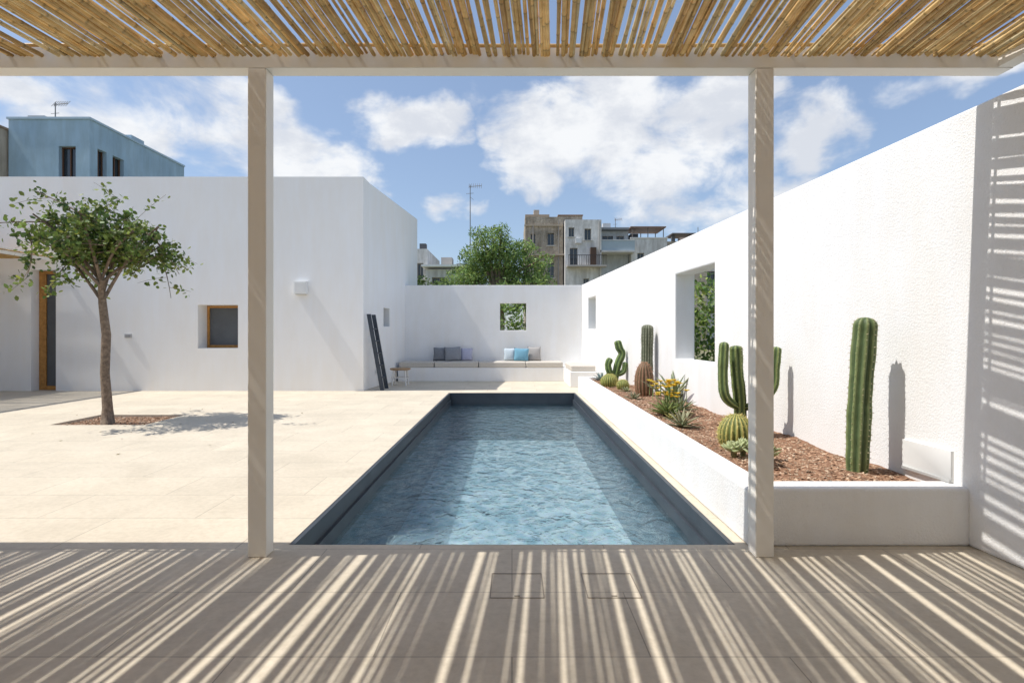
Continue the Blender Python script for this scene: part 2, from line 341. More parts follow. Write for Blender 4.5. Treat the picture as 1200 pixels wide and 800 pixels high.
# stool
mb=MB(); cx,cy=-3.0,14.9
for k in range(4):
    a=math.pi/4+k*math.pi/2
    mb.tube([(cx+.26*math.cos(a),cy+.26*math.sin(a),0),(cx+.21*math.cos(a),cy+.21*math.sin(a),.42)],[.02,.024],8,(.82,.80,.76))
for z,r in ((.20,.235),):
    pts=[(cx+r*math.cos(t*math.pi/8),cy+r*math.sin(t*math.pi/8),z) for t in range(17)]
    mb.tube(pts,[.012]*17,6,(.82,.80,.76))
mb.tube([(cx,cy,.41),(cx,cy,.425),(cx,cy,.45),(cx,cy,.458)],[.26,.275,.275,.26],28,(.42,.27,.15))
mb.build('round_stool',attrm)
# ladder
mb=MB()
for yy in (13.55,14.02):
    b=Vector((-3.17,yy,0)); t=Vector((-3.50,yy,1.86)); w=.05
    mb.add([b+Vector((-w,-.018,0)),b+Vector((w,-.018,0)),b+Vector((w,.018,0)),b+Vector((-w,.018,0)),t+Vector((-w,-.018,0)),t+Vector((w,-.018,0)),t+Vector((w,.018,0)),t+Vector((-w,.018,0))],
      [(0,3,2,1),(4,5,6,7),(0,1,5,4),(1,2,6,5),(2,3,7,6),(3,0,4,7)])
for k in range(1,6):
    f=k/6.2; x=-3.17-.33*f; z=1.86*f; mb.box(x-.035,x+.035,13.56,14.01,z-.014,z+.014)
mb.build('leaning_ladder',metald,bevel=.004)

# ---------------------------------------------------------------- pergola
perg=empty('pergola')
by0,by1=3.46,3.575
for (x0,x1) in ((-1.65,-1.535),(1.52,1.635),(-4.85,-4.735)):
    mb=MB(); mb.box(x0,x1,by0,by1,0,3.05); mb.build('post',paint,perg,bevel=.006)
mb=MB(); mb.box(-8.2,3.13,by0,by1,3.052,3.2); mb.build('front_beam',paint,perg,bevel=.004)
mb=MB(); mb.box(3.13-.1,3.13,-2.9,by0-.002,3.055,3.2); 
mb.box(-8.2,-8.1,-2.9,by0-.002,3.055,3.2); mb.build('side_beam',paint,perg,bevel=.004)
def canes(x0,x1,y0,y1,z,seed,tilt=0.07):
    r=random.Random(seed); mb=MB(); x=x0-.4; nc=0
    while x<x1+.4:
        rad=r.uniform(.0070,.0135)
        L=y1-y0; ang=tilt+r.gauss(0,.0034)
        ph=r.uniform(0,.28); b=r.uniform(.66,1.12); hue=r.random()
        base=(1.0*b,0.79*b,0.43*b) if hue<.6 else ((0.87*b,.62*b,.30*b) if hue<.82 else (1.0*b,.90*b,.62*b))
        pts=[];rr=[];cc=[]; yy=y0+r.uniform(-.05,.05); bend=r.gauss(0,.006); zz=z+rad+r.choice((0,0,.012))+r.uniform(0,.008)
        taper=r.choice((1,-1)); step=.25+ph*.25
        while yy<y1:
            for dy,k,dk in ((0,1.0,1.0),(.012,1.13,.5),(.024,1.0,.8)):
                y=yy+dy; 
                if y>y1: break
                f=(y-y0)/L
                px=x+ang*(y-(y0+y1)/2)+bend*math.sin(f*6.3)
                pts.append((px,y,zz+.006*math.sin(f*9+ph*20))); rr.append(rad*k*(1+.18*taper*(f-.5))); cc.append(tuple(q*dk for q in base))
            yy+=step
        pts.append((x+ang*(y1-(y0+y1)/2)+bend*math.sin(6.3),y1,zz)); rr.append(rad*(1+.09*taper)); cc.append(base)
        mb.tube(pts,rr,7,cols=cc); nc+=1
        u=r.random()
        g=r.uniform(-.009,-.003) if u<.80 else (r.uniform(.0,.005) if u<.85 else (r.uniform(.011,.016) if u<.955 else r.uniform(.017,.026)))
        x+=rad*2+g
    return mb
mb=canes(-8.1,3.05,-2.8,3.455,3.115,11)
mb.build('cane_screen',cane,perg,smooth=True,fix=False)
mb=MB(); r=random.Random(5)
for yy in (-2.4,-1.2,0.0,1.4,3.42):
    mb.tube([(-8.1+i*.7,yy+r.uniform(-.01,.01),3.172) for i in range(17)],[.011]*17,6,(.7,.52,.28))
mb.build('cane_cross_rods',cane,perg,smooth=True,fix=False)
# second canopy at the left wing
p2=empty('pergola')
mb=MB(); mb.box(-11.08,-11.0,5.0,13.385,3.12,3.26); mb.box(-13.19,-11.08,5.0,5.08,3.12,3.26); mb.build('edge_beam',paint,p2,bevel=.004)
mb=MB(); mb.box(-11.08,-11.0,5.0,5.08,0,3.118); mb.build('post',paint,p2)
mb=MB(); rr=random.Random(9); y=5.1
while y<13.37:
    ra=rr.uniform(.009,.014); b=rr.uniform(.6,1.1)
    mb.tube([(-13.18,y,3.2),(-10.93,y+rr.uniform(-.02,.02),3.2)],[ra,ra*.9],6,(.85*b,.62*b,.3*b)); y+=ra*2+rr.choice((0,.001,.003,.015))
mb.build('cane_screen',cane,p2,smooth=True,fix=False)
# terrace house behind the viewpoint carrying the pergola
th=empty('terrace_house')
wall('rear_facade',(3.4,-3.3),(-10,-3.3),0,4.2,0.4,[(1.2,4.2,.001,2.6),(5.2,8.2,.001,2.6)],plaster,th)
mb=MB(); mb.box(-9,3.2,-4.6,-4.5,0,4); mb.build('interior',plaster,th)

# ---------------------------------------------------------------- foliage helpers
def leaf(mb,P,size,col,up=0.3,asp=.5):
    d=Vector((R.gauss(0,1),R.gauss(0,1),R.gauss(0,1)-.15)).normalized()
    n=Vector((R.gauss(0,1),R.gauss(0,1),R.gauss(0,1)+up*3)).normalized()
    s=d.cross(n)
    if s.length<.1: return
    s.normalize(); nn=s.cross(d)
    a=size*R.uniform(.7,1.25); w=a*asp
    mb.add([P,P+d*a*.35+s*w*.5-nn*a*.04,P+d*a*.75+s*w*.4,P+d*a,P+d*a*.75-s*w*.4,P+d*a*.35-s*w*.5-nn*a*.04],[(0,1,2,3,4,5)],col)
def gcol(base,var=.35):
    b=R.uniform(1-var,1+var); h=R.uniform(-.15,.15)
    return (base[0]*b*(1+h),base[1]*b,base[2]*b*(1-h))

# courtyard tree (carob) with planting pit
tree=empty('carob_tree')
wood_mb=MB(); lf=MB()
base=Vector((-6.38,8.75,-.03))
trunk=[base,base+Vector((.0,0,.25)),base+Vector((-.05,.01,.8)),base+Vector((-.02,0,1.4)),base+Vector((-.08,.0,1.9)),base+Vector((-.10,0,2.25))]
wood_mb.tube(trunk,[.10,.072,.064,.064,.056,.045],12)
cen=Vector((-6.52,8.75,2.86)); rad=Vector((1.42,1.25,1.0))
def branch(a,b,r0,r1,sag=.1,seg=6):
    pts=[];rs=[]
    off=Vector((R.gauss(0,.07),R.gauss(0,.07),sag))
    for i in range(seg+1):
        f=i/seg; p=a.lerp(b,f)+off*math.sin(f*math.pi)*(b-a).length*.5; pts.append(p); rs.append(r0+(r1-r0)*f)
    wood_mb.tube(pts,rs,7); return pts
mains=[]
for k in range(10):
    a=k*2*math.pi/10+R.uniform(-.2,.2); el=R.uniform(-.5,.3) if k%2 else R.uniform(.4,1.4)
    tgt=cen+Vector((math.cos(a)*math.cos(el)*rad.x*.68,math.sin(a)*math.cos(el)*rad.y*.68,(math.sin(el)-.05)*rad.z*.68))
    st=trunk[4].lerp(trunk[5],R.uniform(0,1)); mains.append(branch(st,tgt,.028,.012,.18))
for Mn in mains:
    for s in range(7):
        st=Mn[R.randint(2,6)]
        a=R.uniform(0,6.28); sz=R.uniform(-.95,1); q=math.sqrt(max(0,1-sz*sz*.8))
        k=R.uniform(.72,1.12)
        out=cen+Vector((math.cos(a)*q*rad.x,math.sin(a)*q*rad.y,sz*rad.z))*k
        d=out-st
        if d.length>.85: out=st+d.normalized()*R.uniform(.5,.85)
        T=branch(st,out,.011,.004,.05,5)
        for t in range(5):
            s2=T[R.randint(1,5)]; e2=s2+Vector((R.gauss(0,.19),R.gauss(0,.19),R.gauss(-.01,.15)))
            tw=branch(s2,e2,.0035,.002,.05,3)
            dark=R.random()
            bc=(.16,.22,.05) if dark<.5 else ((.25,.31,.08) if dark<.8 else (.09,.14,.04))
            for _ in range(R.randint(14,24)):
                f=R.random(); P=s2.lerp(e2,f)+Vector((R.gauss(0,.05),R.gauss(0,.05),R.gauss(0,.045)))
                leaf(lf,P,.075,gcol(bc),asp=.62)
wood_mb.build('trunk_and_limbs',bark,tree,smooth=True,fix=False)
lf.build('crown_leaves',leafm,tree,fix=False)
mb=MB(); vs=[];fs=[];n=24
for j in range(n+1):
    for i in range(n+1):
        x=-7.08+1.51*i/n; y=8.42+1.11*j/n; vs.append((x,y,-.045+.02*noise.noise(Vector((x*6,y*6,0)))))
for j in range(n):
    for i in range(n):
        a=j*(n+1)+i; fs.append((a,a+1,a+n+2,a+n+1))
mb.add(vs,fs); mb.build('tree_pit_soil',soil,smooth=True)
mb=MB(); chips(mb,1400,lambda:(R.uniform(-7.03,-5.62),R.uniform(8.47,9.48),-.035),.018); mb.build('tree_pit_mulch',chip,fix=False)
# a few dry leaves blown over the paving below the tree
mb=MB()
for _ in range(46):
    P=Vector((-6.0+R.gauss(0,1.1),8.9+R.gauss(0,.9),.006)); a=R.uniform(0,6.28); s=R.uniform(.012,.028)
    u=Vector((math.cos(a),math.sin(a),.15))*s; v=Vector((-math.sin(a),math.cos(a),.1))*s*.5
    mb.add([P-u,P+v,P+u,P-v],[(0,1,2,3)],gcol((.30,.22,.10)))
mb.build('fallen_leaves',leafm,fix=False)

# generic crown mass
def crown(name,blobs,count,size,cols,trunk=None,asp=.5):
    e=empty(name); mb=MB()
    tot=sum(b[3]*b[4]*b[5] for b in blobs)
    for (x,y,z,rx,ry,rz) in blobs:
        k=int(count*rx*ry*rz/tot)
        for _ in range(k):
            d=Vector((R.gauss(0,1),R.gauss(0,1),R.gauss(0,1))).normalized(); q=R.random()**.4
            P=Vector((x+d.x*rx*q,y+d.y*ry*q,z+d.z*rz*q))
            nz=noise.noise(P*(1.1/max(.4,rx*.5)))
            if nz<-.22: continue
            c=cols[0] if nz>.05 else cols[1]
            leaf(mb,P,size,gcol(c,.4),asp=asp)
    mb.build('leaves',leafm,e,fix=False)
    if trunk:
        tb=MB(); bx,byy,bz,r0,topz=trunk
        tb.tube([(bx,byy,bz),(bx+.1,byy,bz+(topz-bz)*.5),(bx,byy,topz)],[r0,r0*.8,r0*.5],10)
        for (x,y,z,rx,ry,rz) in blobs: tb.tube([(bx+.05,byy,bz+(topz-bz)*.6),((x+bx)/2,(y+byy)/2,(z+topz)/2),(x,y,z+rz*.3)],[r0*.4,r0*.25,r0*.08],7)
        tb.build('trunk',bark,e,smooth=True,fix=False)
bl=[]
for (x,z,r) in ((-1.3,5.0,1.7),(-2.8,4.2,1.4),(-.2,5.7,1.4),(1.0,4.7,1.3),(-1.1,6.5,1.2),(-2.1,5.7,1.1),(.7,6.2,.9),(1.6,3.9,1.0),(-3.7,3.6,1.0),(-.6,7.2,.6),(0,3.6,1.5),(-1.8,7.0,.7),(1.7,5.4,.7)):
    bl.append((x,32+R.uniform(-1.2,1.2),z,r,r,r*.8))
crown('pepper_tree',bl,26000,.20,((.34,.45,.14),(.17,.26,.08)),(-.8,32,-.1,.35,4.5),asp=.28)
bl=[(x,18.9+R.uniform(-.2,.2),z,.75,.5,.6) for x in (-3.2,-2.2,-1.2,-.3,.5,1.3) for z in (.6,1.3,1.95)]
crown('hedge',bl,8000,.11,((.30,.41,.10),(.14,.22,.06)))
bl=[(wx(y)+1.35+R.uniform(-.2,.3),y,z,.6,.75,.55) for y in (6.0,7.2,8.4,9.6,10.8,12,13.2,14.5,16,17.5) for z in (.6,1.4,2.1)]
crown('hedge',bl,12000,.11,((.32,.40,.10),(.14,.22,.06)))
bl=[(-4.9,24,3.6,.8,.7,.6),(-4.1,24,3.4,.7,.7,.5),(-5.6,24,3.2,.8,.6,.6),(-3.1,25,3.3,.8,.7,.5)]
crown('citrus_tree',bl,3500,.14,((.20,.28,.08),(.08,.13,.04)),(-4.6,24,-.1,.12,3.2))
mb=MB()
for _ in range(16):
    x=R.uniform(-5.6,-4.0); z=R.uniform(3.4,3.9)
    mb.tube([(x,23.4,z-.05),(x,23.4,z-.03),(x,23.4,z+.03),(x,23.4,z+.05)],[.01,.045,.045,.01],7,(.7,.22,.03))
mb.build('oranges',attrm)

# ---------------------------------------------------------------- succulents
def ribbed(mb,pts,rads,ribs,depth,cv,cc,spine=0,spcol=(.7,.62,.42),sub=4):
    pts=[Vector(p) for p in pts]; n=ribs*sub; vs=[];cs=[];fs=[]
    for i,p in enumerate(pts):
        t=(pts[min(i+1,len(pts)-1)]-pts[max(i-1,0)]).normalized()
        a=Vector((0,1,0)); a=(a-t*a.dot(t)).normalized(); b=t.cross(a)
        for k in range(n):
            th=2*math.pi*k/n; w=.5+.5*math.cos(ribs*th)
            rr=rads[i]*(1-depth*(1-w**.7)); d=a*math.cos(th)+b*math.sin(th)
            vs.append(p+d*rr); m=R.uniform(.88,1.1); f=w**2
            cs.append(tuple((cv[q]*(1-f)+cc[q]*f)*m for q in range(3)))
    for i in range(len(pts)-1):
        for k in range(n): fs.append((i*n+k,i*n+(k+1)%n,(i+1)*n+(k+1)%n,(i+1)*n+k))
    fs.append(tuple(range((len(pts)-1)*n,len(pts)*n)))
    mb.add(vs,fs,cs)
    if spine:
        for i in range(0,len(pts)-1,2):
            for k in range(ribs):
                v=vs[i*n+k*sub]; d=(v-pts[i])
                if d.length<1e-4: continue
                d.normalize()
                for _ in range(5):
                    q=(d+Vector((R.gauss(0,.5),R.gauss(0,.5),R.gauss(.1,.5)))).normalized(); s=Vector((R.gauss(0,1),R.gauss(0,1),R.gauss(0,1))).normalized()*.0018
                    mb.add([v-s,v+s,v+q*spine],[(0,1,2)],spcol)
def column(mb,ctrl,R0,ribs,depth,cv,cc,spine,seg=30,botk=.8,**k):
    ctrl=[Vector(c) for c in ctrl]; pts=[];rs=[]; nc=len(ctrl)-1
    L=sum((ctrl[i+1]-ctrl[i]).length for i in range(nc))
    def cr(f):
        g=f*nc; i=min(int(g),nc-1); t=g-i
        p0=ctrl[max(i-1,0)];p1=ctrl[i];p2=ctrl[i+1];p3=ctrl[min(i+2,nc)]
        return .5*((2*p1)+(p2-p0)*t+(2*p0-5*p1+4*p2-p3)*t*t+(3*p1-p0-3*p2+p3)*t**3)
    for i in range(seg+1):
        f=i/seg; f=1-(1-f)**1.25
        pts.append(cr(f)); rem=(1-f)*L
        q=1 if rem>R0 else math.sqrt(max(.0,1-(1-rem/R0)**2))
        rs.append(R0*max(q,.04)*(botk+(1-botk)*min(1,f*4))*(1+.03*math.sin(f*17)+.02*math.sin(f*41)))
    ribbed(mb,pts,rs,ribs,depth,cv,cc,spine,**k)
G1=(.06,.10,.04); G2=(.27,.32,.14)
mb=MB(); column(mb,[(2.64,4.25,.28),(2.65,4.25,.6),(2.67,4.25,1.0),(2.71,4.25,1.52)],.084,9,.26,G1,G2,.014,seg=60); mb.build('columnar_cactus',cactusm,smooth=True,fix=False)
mb=MB(); Y=5.75; G3=(.33,.40,.14)
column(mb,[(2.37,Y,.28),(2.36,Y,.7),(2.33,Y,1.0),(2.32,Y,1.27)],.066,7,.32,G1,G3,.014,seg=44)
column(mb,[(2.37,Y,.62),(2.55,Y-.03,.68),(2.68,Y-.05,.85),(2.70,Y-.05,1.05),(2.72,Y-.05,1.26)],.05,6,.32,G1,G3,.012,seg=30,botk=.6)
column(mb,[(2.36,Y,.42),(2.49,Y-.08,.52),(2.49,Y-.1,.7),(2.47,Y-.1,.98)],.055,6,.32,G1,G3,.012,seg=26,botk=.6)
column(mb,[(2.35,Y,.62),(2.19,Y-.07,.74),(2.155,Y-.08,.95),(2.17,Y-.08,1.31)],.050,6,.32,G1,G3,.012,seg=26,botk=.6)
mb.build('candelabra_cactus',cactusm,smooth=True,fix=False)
def barrel(name,x,y,r,h,cv,cc,sp,spc,ribs=20,z0=.31):
    mb=MB(); pts=[];rs=[]
    for i in range(23):
        t=i/22; a=-math.pi*.38+t*(math.pi*.88); pts.append((x,y,z0+h*.42+h*.58*math.sin(a))); rs.append(max(r*math.cos(a),.004))
    ribbed(mb,pts,rs,ribs,.14,cv,cc,sp,spc); mb.build(name,cactusm,smooth=True,fix=False)
barrel('golden_barrel_cactus',2.10,5.2,.165,.33,(.10,.14,.04),(.58,.50,.16),.034,(.80,.66,.24))
barrel('golden_barrel_cactus',1.93,11.1,.16,.26,(.12,.17,.04),(.50,.46,.13),.03,(.75,.65,.25))
barrel('golden_barrel_cactus',2.05,11.6,.15,.24,(.12,.17,.04),(.46,.44,.13),.03,(.75,.65,.25))
barrel('golden_barrel_cactus',2.12,10.6,.12,.2,(.12,.17,.04),(.46,.44,.13),.03,(.75,.65,.25))
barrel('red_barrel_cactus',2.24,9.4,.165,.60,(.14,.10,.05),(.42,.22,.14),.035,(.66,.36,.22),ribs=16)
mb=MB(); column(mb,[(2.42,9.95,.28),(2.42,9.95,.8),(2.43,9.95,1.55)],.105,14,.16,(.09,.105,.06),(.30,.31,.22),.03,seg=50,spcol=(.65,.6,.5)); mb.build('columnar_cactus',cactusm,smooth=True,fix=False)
mb=MB(); Y=11.9
column(mb,[(2.2,Y,.28),(2.22,Y,.5),(2.28,Y,.75),(2.36,Y,.95),(2.30,Y,1.08),(2.26,Y,1.24)],.085,6,.32,G1,(.26,.36,.11),.01,seg=40)
column(mb,[(2.2,Y,.4),(2.1,Y,.55),(2.06,Y,.72),(2.12,Y,.86)],.075,6,.32,G1,(.26,.36,.11),.01,seg=24,botk=.6)
column(mb,[(2.24,Y,.5),(2.38,Y-.05,.58),(2.42,Y-.05,.78)],.06,6,.32,G1,(.26,.36,.11),.01,seg=20,botk=.6)
mb.build('torch_cactus',cactusm,smooth=True,fix=False)

def blade(mb,P,az,el,L,w,c1,c2,curl=.5,thick=.25,edge=None):
    n=9; vs=[];cs=[];fs=[]; p=Vector(P); e=el
    side=Vector((-math.sin(az),math.cos(az),0))
    for i in range(n+1):
        f=i/n; d=Vector((math.cos(az)*math.cos(e),math.sin(az)*math.cos(e),math.sin(e)))
        ww=w*(1-.15*(1-f))*math.sin(math.pi*min(1,.28+.72*f))**.8 if f<1 else 0.001
        up=side.cross(d)*-1
        c=tuple(c1[q]*(1-f)+c2[q]*f for q in range(3)); ce=edge or c
        vs+= [p+side*ww*.5+up*ww*thick, p, p-side*ww*.5+up*ww*thick, p-up*ww*.12]; cs+=[ce,c,ce,c]
        p=p+d*(L/n); e-=curl/n
    for i in range(n):
        a=i*4;b=a+4; fs+=[(a,a+1,b+1,b),(a+1,a+2,b+2,b+1),(a+2,a+3,b+3,b+2),(a+3,a,b,b+3)]
    mb.add(vs,fs,cs)
def rosette(mb,x,y,L,w,n,c1,c2,z=.32,curl=.5,e0=.15,e1=1.35,edge=None):
    for i in range(n):
        f=i/n; blade(mb,(x,y,z),i*2.39996+R.uniform(-.15,.15),e0+(e1-e0)*f+R.uniform(-.08,.08),L*(1-.25*f)*R.uniform(.85,1.1),w,c1,c2,curl*R.uniform(.4,1.3),edge=edge)
def plant(name,fn):
    mb=MB(); fn(mb); return mb.build(name,cactusm,smooth=True,fix=False)
plant('agave_plant',lambda m: rosette(m,2.55,8.75,.66,.07,20,(.20,.26,.18),(.28,.35,.25),curl=.3,e0=.5,edge=(.45,.46,.28)))
plant('agave_plant',lambda m: rosette(m,1.95,6.35,.30,.042,26,(.26,.32,.20),(.40,.36,.22),curl=.2,e0=.1))
plant('agave_plant',lambda m: rosette(m,2.0,12.4,.30,.07,18,(.28,.38,.38),(.36,.46,.46),curl=.2))
plant('agave_plant',lambda m: rosette(m,2.35,7.7,.30,.04,20,(.20,.27,.15),(.30,.34,.2),curl=.3))
plant('agave_plant',lambda m: rosette(m,1.98,9.0,.2,.04,16,(.25,.27,.16),(.38,.36,.24),curl=.2))
def flw(m):
    rosette(m,2.03,7.2,.34,.06,34,(.16,.24,.07),(.34,.40,.15),curl=.5,e0=.25)
    for _ in range(44):
        a=R.uniform(0,6.28); r=R.uniform(0,.24); h=.54+R.uniform(0,.22); P=Vector((2.03+math.cos(a)*r,7.2+math.sin(a)*r,h+.02))
        m.tube([P-Vector((0,0,.18)),P],[.004,.004],5,(.15,.22,.07))
        for k in range(9): blade(m,P,k*.7,.5,.05,.028,(.90,.52,.03),(.95,.70,.08),.2)
plant('flowering_succulent',flw)
def ech(m):
    for (x,y,s) in ((2.03,4.5,.17),(2.16,4.7,.13),(1.90,4.75,.13),(2.02,4.85,.13)):
        rosette(m,x,y,s,.075,24,(.38,.45,.22),(.50,.55,.30),curl=-.5,e0=.1,z=.38)
        m.tube([(x,y,.28),(x,y,.40)],[.02,.03],8,(.2,.2,.1))
plant('echeveria_plant',ech)
plant('small_succulent',lambda m: rosette(m,1.98,6.9,.13,.04,16,(.3,.33,.12),(.5,.45,.15)))
plant('small_succulent',lambda m: rosette(m,2.08,10.1,.15,.04,16,(.25,.3,.15),(.4,.42,.24)))

# ---------------------------------------------------------------- background town
def building(name,x0,x1,y0,y1,z1,mat,wins=(),extra=None,side_wins=(),coping=None,z0=-.1,frame=(.35,.33,.3)):
    e=empty(name)
    wall('facade',(x0,y0),(x1,y0),z0,z1,.35,[(w[0]-x0,w[1]-x0,w[2],w[3]) for w in wins],mat,e,bevel=0)
    wall('side_right',(x1-.003,y0+.352),(x1-.003,y1),z0,z1-.002,.35,[(w[0]-y0-.352,w[1]-y0-.352,w[2],w[3]) for w in side_wins],mat,e,bevel=0)
    mb=MB(); mb.box(x0+.003,x0+.35,y0+.352,y1,z0,z1-.003); mb.box(x0+.35,x1-.36,y1-.35,y1-.003,z0,z1-.004); mb.box(x0+.36,x1-.37,y0+.36,y1-.36,z1-.75,z1-.6); mb.build('walls_and_roof',mat,e)
    g=MB(); f=MB()
    for w in wins:
        g.box(w[0]-.05,w[1]+.05,y0+.26,y0+.3,w[2]-.05,w[3]+.05)
        m=(w[0]+w[1])/2; t=.05
        f.box(w[0],w[0]+t,y0+.2,y0+.255,w[2],w[3],frame); f.box(w[1]-t,w[1],y0+.2,y0+.255,w[2],w[3],frame); f.box(w[0]+t,w[1]-t,y0+.2,y0+.25,w[3]-t,w[3],frame); f.box(m-t/2,m+t/2,y0+.2,y0+.25,w[2],w[3]-t,frame)
        f.box(w[0]-.1,w[1]+.1,y0-.08,y0-.002,w[2]-.1,w[2]-.01,(.5,.48,.44))
    for w in side_wins:
        g.box(x1-.3,x1-.26,w[0]-.05,w[1]+.05,w[2]-.05,w[3]+.05); m=(w[0]+w[1])/2
        f.box(x1-.255,x1-.2,m-.03,m+.03,w[2],w[3],frame); f.box(x1-.255,x1-.2,w[0],w[0]+.06,w[2],w[3],frame); f.box(x1-.255,x1-.2,w[1]-.06,w[1],w[2],w[3],frame)
    if g.v: g.build('window_glass',glassd,e); f.build('window_frames',attrm,e)
    if coping:
        c=MB(); c.box(x0-.06,x1+.06,y0-.06,y0+.4,z1+.002,z1+.1,coping); c.box(x1-.35,x1+.06,y0+.402,y1,z1+.002,z1+.1,coping); c.build('coping',attrm,e)
    if extra:
        m=MB(); extra(m); m.build('rooftop_details',attrm,e)
    return e
def bx(m): 
    m.box(-23.4,-22.6,26.8,27.8,11.4,11.9,(.6,.6,.6)); m.box(-20.6,-19.9,29,30,11.42,11.75,(.42,.54,.62))
    m.box(-23.6,-19.74,25.9,25.99,8.2,8.35,(.40,.55,.65))
building('blue_house',-23.6,-19.8,26,33.5,11.4,bluew,[(-21.25,-20.45,8.5,10.15)],bx,[(26.5,27.1,8.5,10.2),(27.5,28.3,8.5,10.2)],(.45,.58,.68),frame=(.14,.07,.04))
building('beige_house',-27.6,-23.7,24.5,30,10.9,beige,[(-26,-25,8,9.5)],coping=(.35,.25,.18))
building('white_townhouse',-7.2,-5.35,35,41,6.7,whold,[(-6.8,-6.3,4.6,5.7),(-6.0,-5.6,4.8,5.8)],lambda m:(m.box(-6.9,-6.3,35.5,36.5,6.5,7.35,(.65,.65,.63)),m.box(-5.9,-5.5,35.4,35.9,6.6,7.1,(.12,.12,.13)),m.box(-6.6,-6.4,35.2,35.3,6.7,7.6,(.3,.3,.3))))
building('low_white_house',-5.3,-2.4,34,39,5.3,whold,[(-4.9,-4.0,4.1,4.8)],lambda m:(m.box(-5.5,-2.2,33.6,36,5.42,5.55,(.85,.85,.83)),m.box(-4.6,-3.9,36,37,5.3,6.3,(.5,.46,.42)),m.box(-3.6,-3.2,36,37,5.3,5.9,(.2,.2,.22))))
def sx(m):
    m.box(1.2,3.4,50.4,53,11.86,12.15,(.46,.36,.26)); m.box(2.0,2.5,51,52,12.1,12.7,(.5,.43,.35))
    m.box(1.0,4.65,49.7,49.98,8.35,8.5,(.46,.38,.3)); m.box(1.1,4.6,49.85,49.98,11.0,11.12,(.48,.4,.3))
    m.tube([(1.9,49.9,1),(1.9,49.9,11)],[.06,.06],6,(.4,.36,.32)); m.tube([(4.2,49.9,1),(4.2,49.9,11.5)],[.05,.05],6,(.3,.28,.26))
building('stone_apartment_building',1.2,4.6,50,58,11.85,oldst,[(1.7,2.1,9.4,10.3),(3.2,3.8,9.3,10.4),(1.7,2.1,6.6,7.7),(3.2,3.8,6.4,7.7)],sx)
building('stone_tower_house',4.35,6.6,52,57,12.35,oldst,[(5.0,5.5,11.2,11.9)],lambda m:(m.box(4.3,6.65,51.9,57,12.36,12.46,(.34,.22,.15)),))
def wx2(m):
    m.box(4.8,8.2,47.9,48.99,7.15,7.28,(.5,.46,.42))
    for i in range(18): m.tube([(4.9+i*.19,47.95,7.28),(4.9+i*.19,47.95,8.1)],[.018]*2,4,(.06,.05,.05))
    m.box(4.85,8.2,47.93,47.97,8.1,8.15,(.06,.05,.05)); m.box(5.6,6.1,48.7,48.99,9.3,9.7,(.75,.75,.75)); m.box(6.9,7.4,48.6,48.99,7.3,8.9,(.10,.06,.04))
    m.tube([(7.7,48.9,1),(7.7,48.9,11.2)],[.05]*2,6,(.45,.43,.4))
building('white_apartment_building',4.7,7.9,49,51.6,11.4,whold,[(5.1,5.8,7.3,8.9),(6.4,7.0,9.6,10.6),(5.0,5.5,9.9,10.7),(6.3,6.8,5.0,6.2)],wx2)
def cx2(m):
    m.box(7.9,10.9,49.2,49.28,8.7,9.6,(.42,.50,.54)); m.box(7.9,10.9,49.15,49.3,9.6,9.66,(.7,.7,.7)); m.box(7.8,10.9,49.0,50.9,8.55,8.7,(.65,.63,.6))
    m.box(7.9,10.6,50.2,52,10.8,10.95,(.3,.32,.34)); m.box(8.3,9.0,50.6,51.2,10.95,11.4,(.7,.7,.7))
building('grey_apartment_building',7.95,10.7,51,58,10.75,surf('light_grey_render',(.65,.68,.70),(.52,.55,.58),scale=.6,stain=.2),[(8.3,9.3,8.75,10.3),(9.6,10.3,8.75,10.3)],cx2)
def dx2(m):
    for x in (10.9,12.3,13.7): m.tube([(x,50.2,9.6),(x,50.2,10.9)],[.04]*2,6,(.2,.17,.15)); m.tube([(x,53,9.6),(x,53,10.9)],[.04]*2,6,(.2,.17,.15))
    m.box(10.7,13.9,50,53.2,10.9,11.0,(.26,.17,.13))
    m.box(10.9,11.6,51,52,9.5,10.5,(.08,.08,.09))
building('white_terrace_house',10.75,14.0,50,58,9.9,whold,[(11.3,11.9,7.2,8.6),(12.7,13.3,7.2,8.6)],dx2,coping=(.7,.68,.65))
def ex2(m):
    m.box(14.6,16.8,50.5,53,10.4,10.5,(.16,.15,.15)); m.box(14.7,15.0,51,51.3,9.4,10.4,(.15,.15,.15)); m.box(16.4,16.7,51,51.3,9.4,10.4,(.15,.15,.15))
    m.tube([(16.9,50.4,9.4),(16.9,50.4,11.0)],[.03]*2,5,(.2,.2,.2)); m.box(15.3,16.1,50.6,51.2,9.6,10.1,(.55,.43,.35))
building('low_terrace_house',14.05,17.6,50.1,58,9.65,beige,[(14.8,15.4,7.4,8.6)],ex2)
# more town beyond (seen only by stepping aside)
for i,(x0,x1,y,z,m) in enumerate(((18,24,54,9.0,whold),(25,31,52,8.5,beige),(-14,-9,46,6.0,whold),(-19,-14.5,44,6.5,beige),(-34,-28.5,36,10,whold))):
    building('townhouse',x0,x1,y,y+7,z,m,[(x0+1,x0+1.8,z-3,z-1.6),(x0+3,x0+3.8,z-3,z-1.6)])

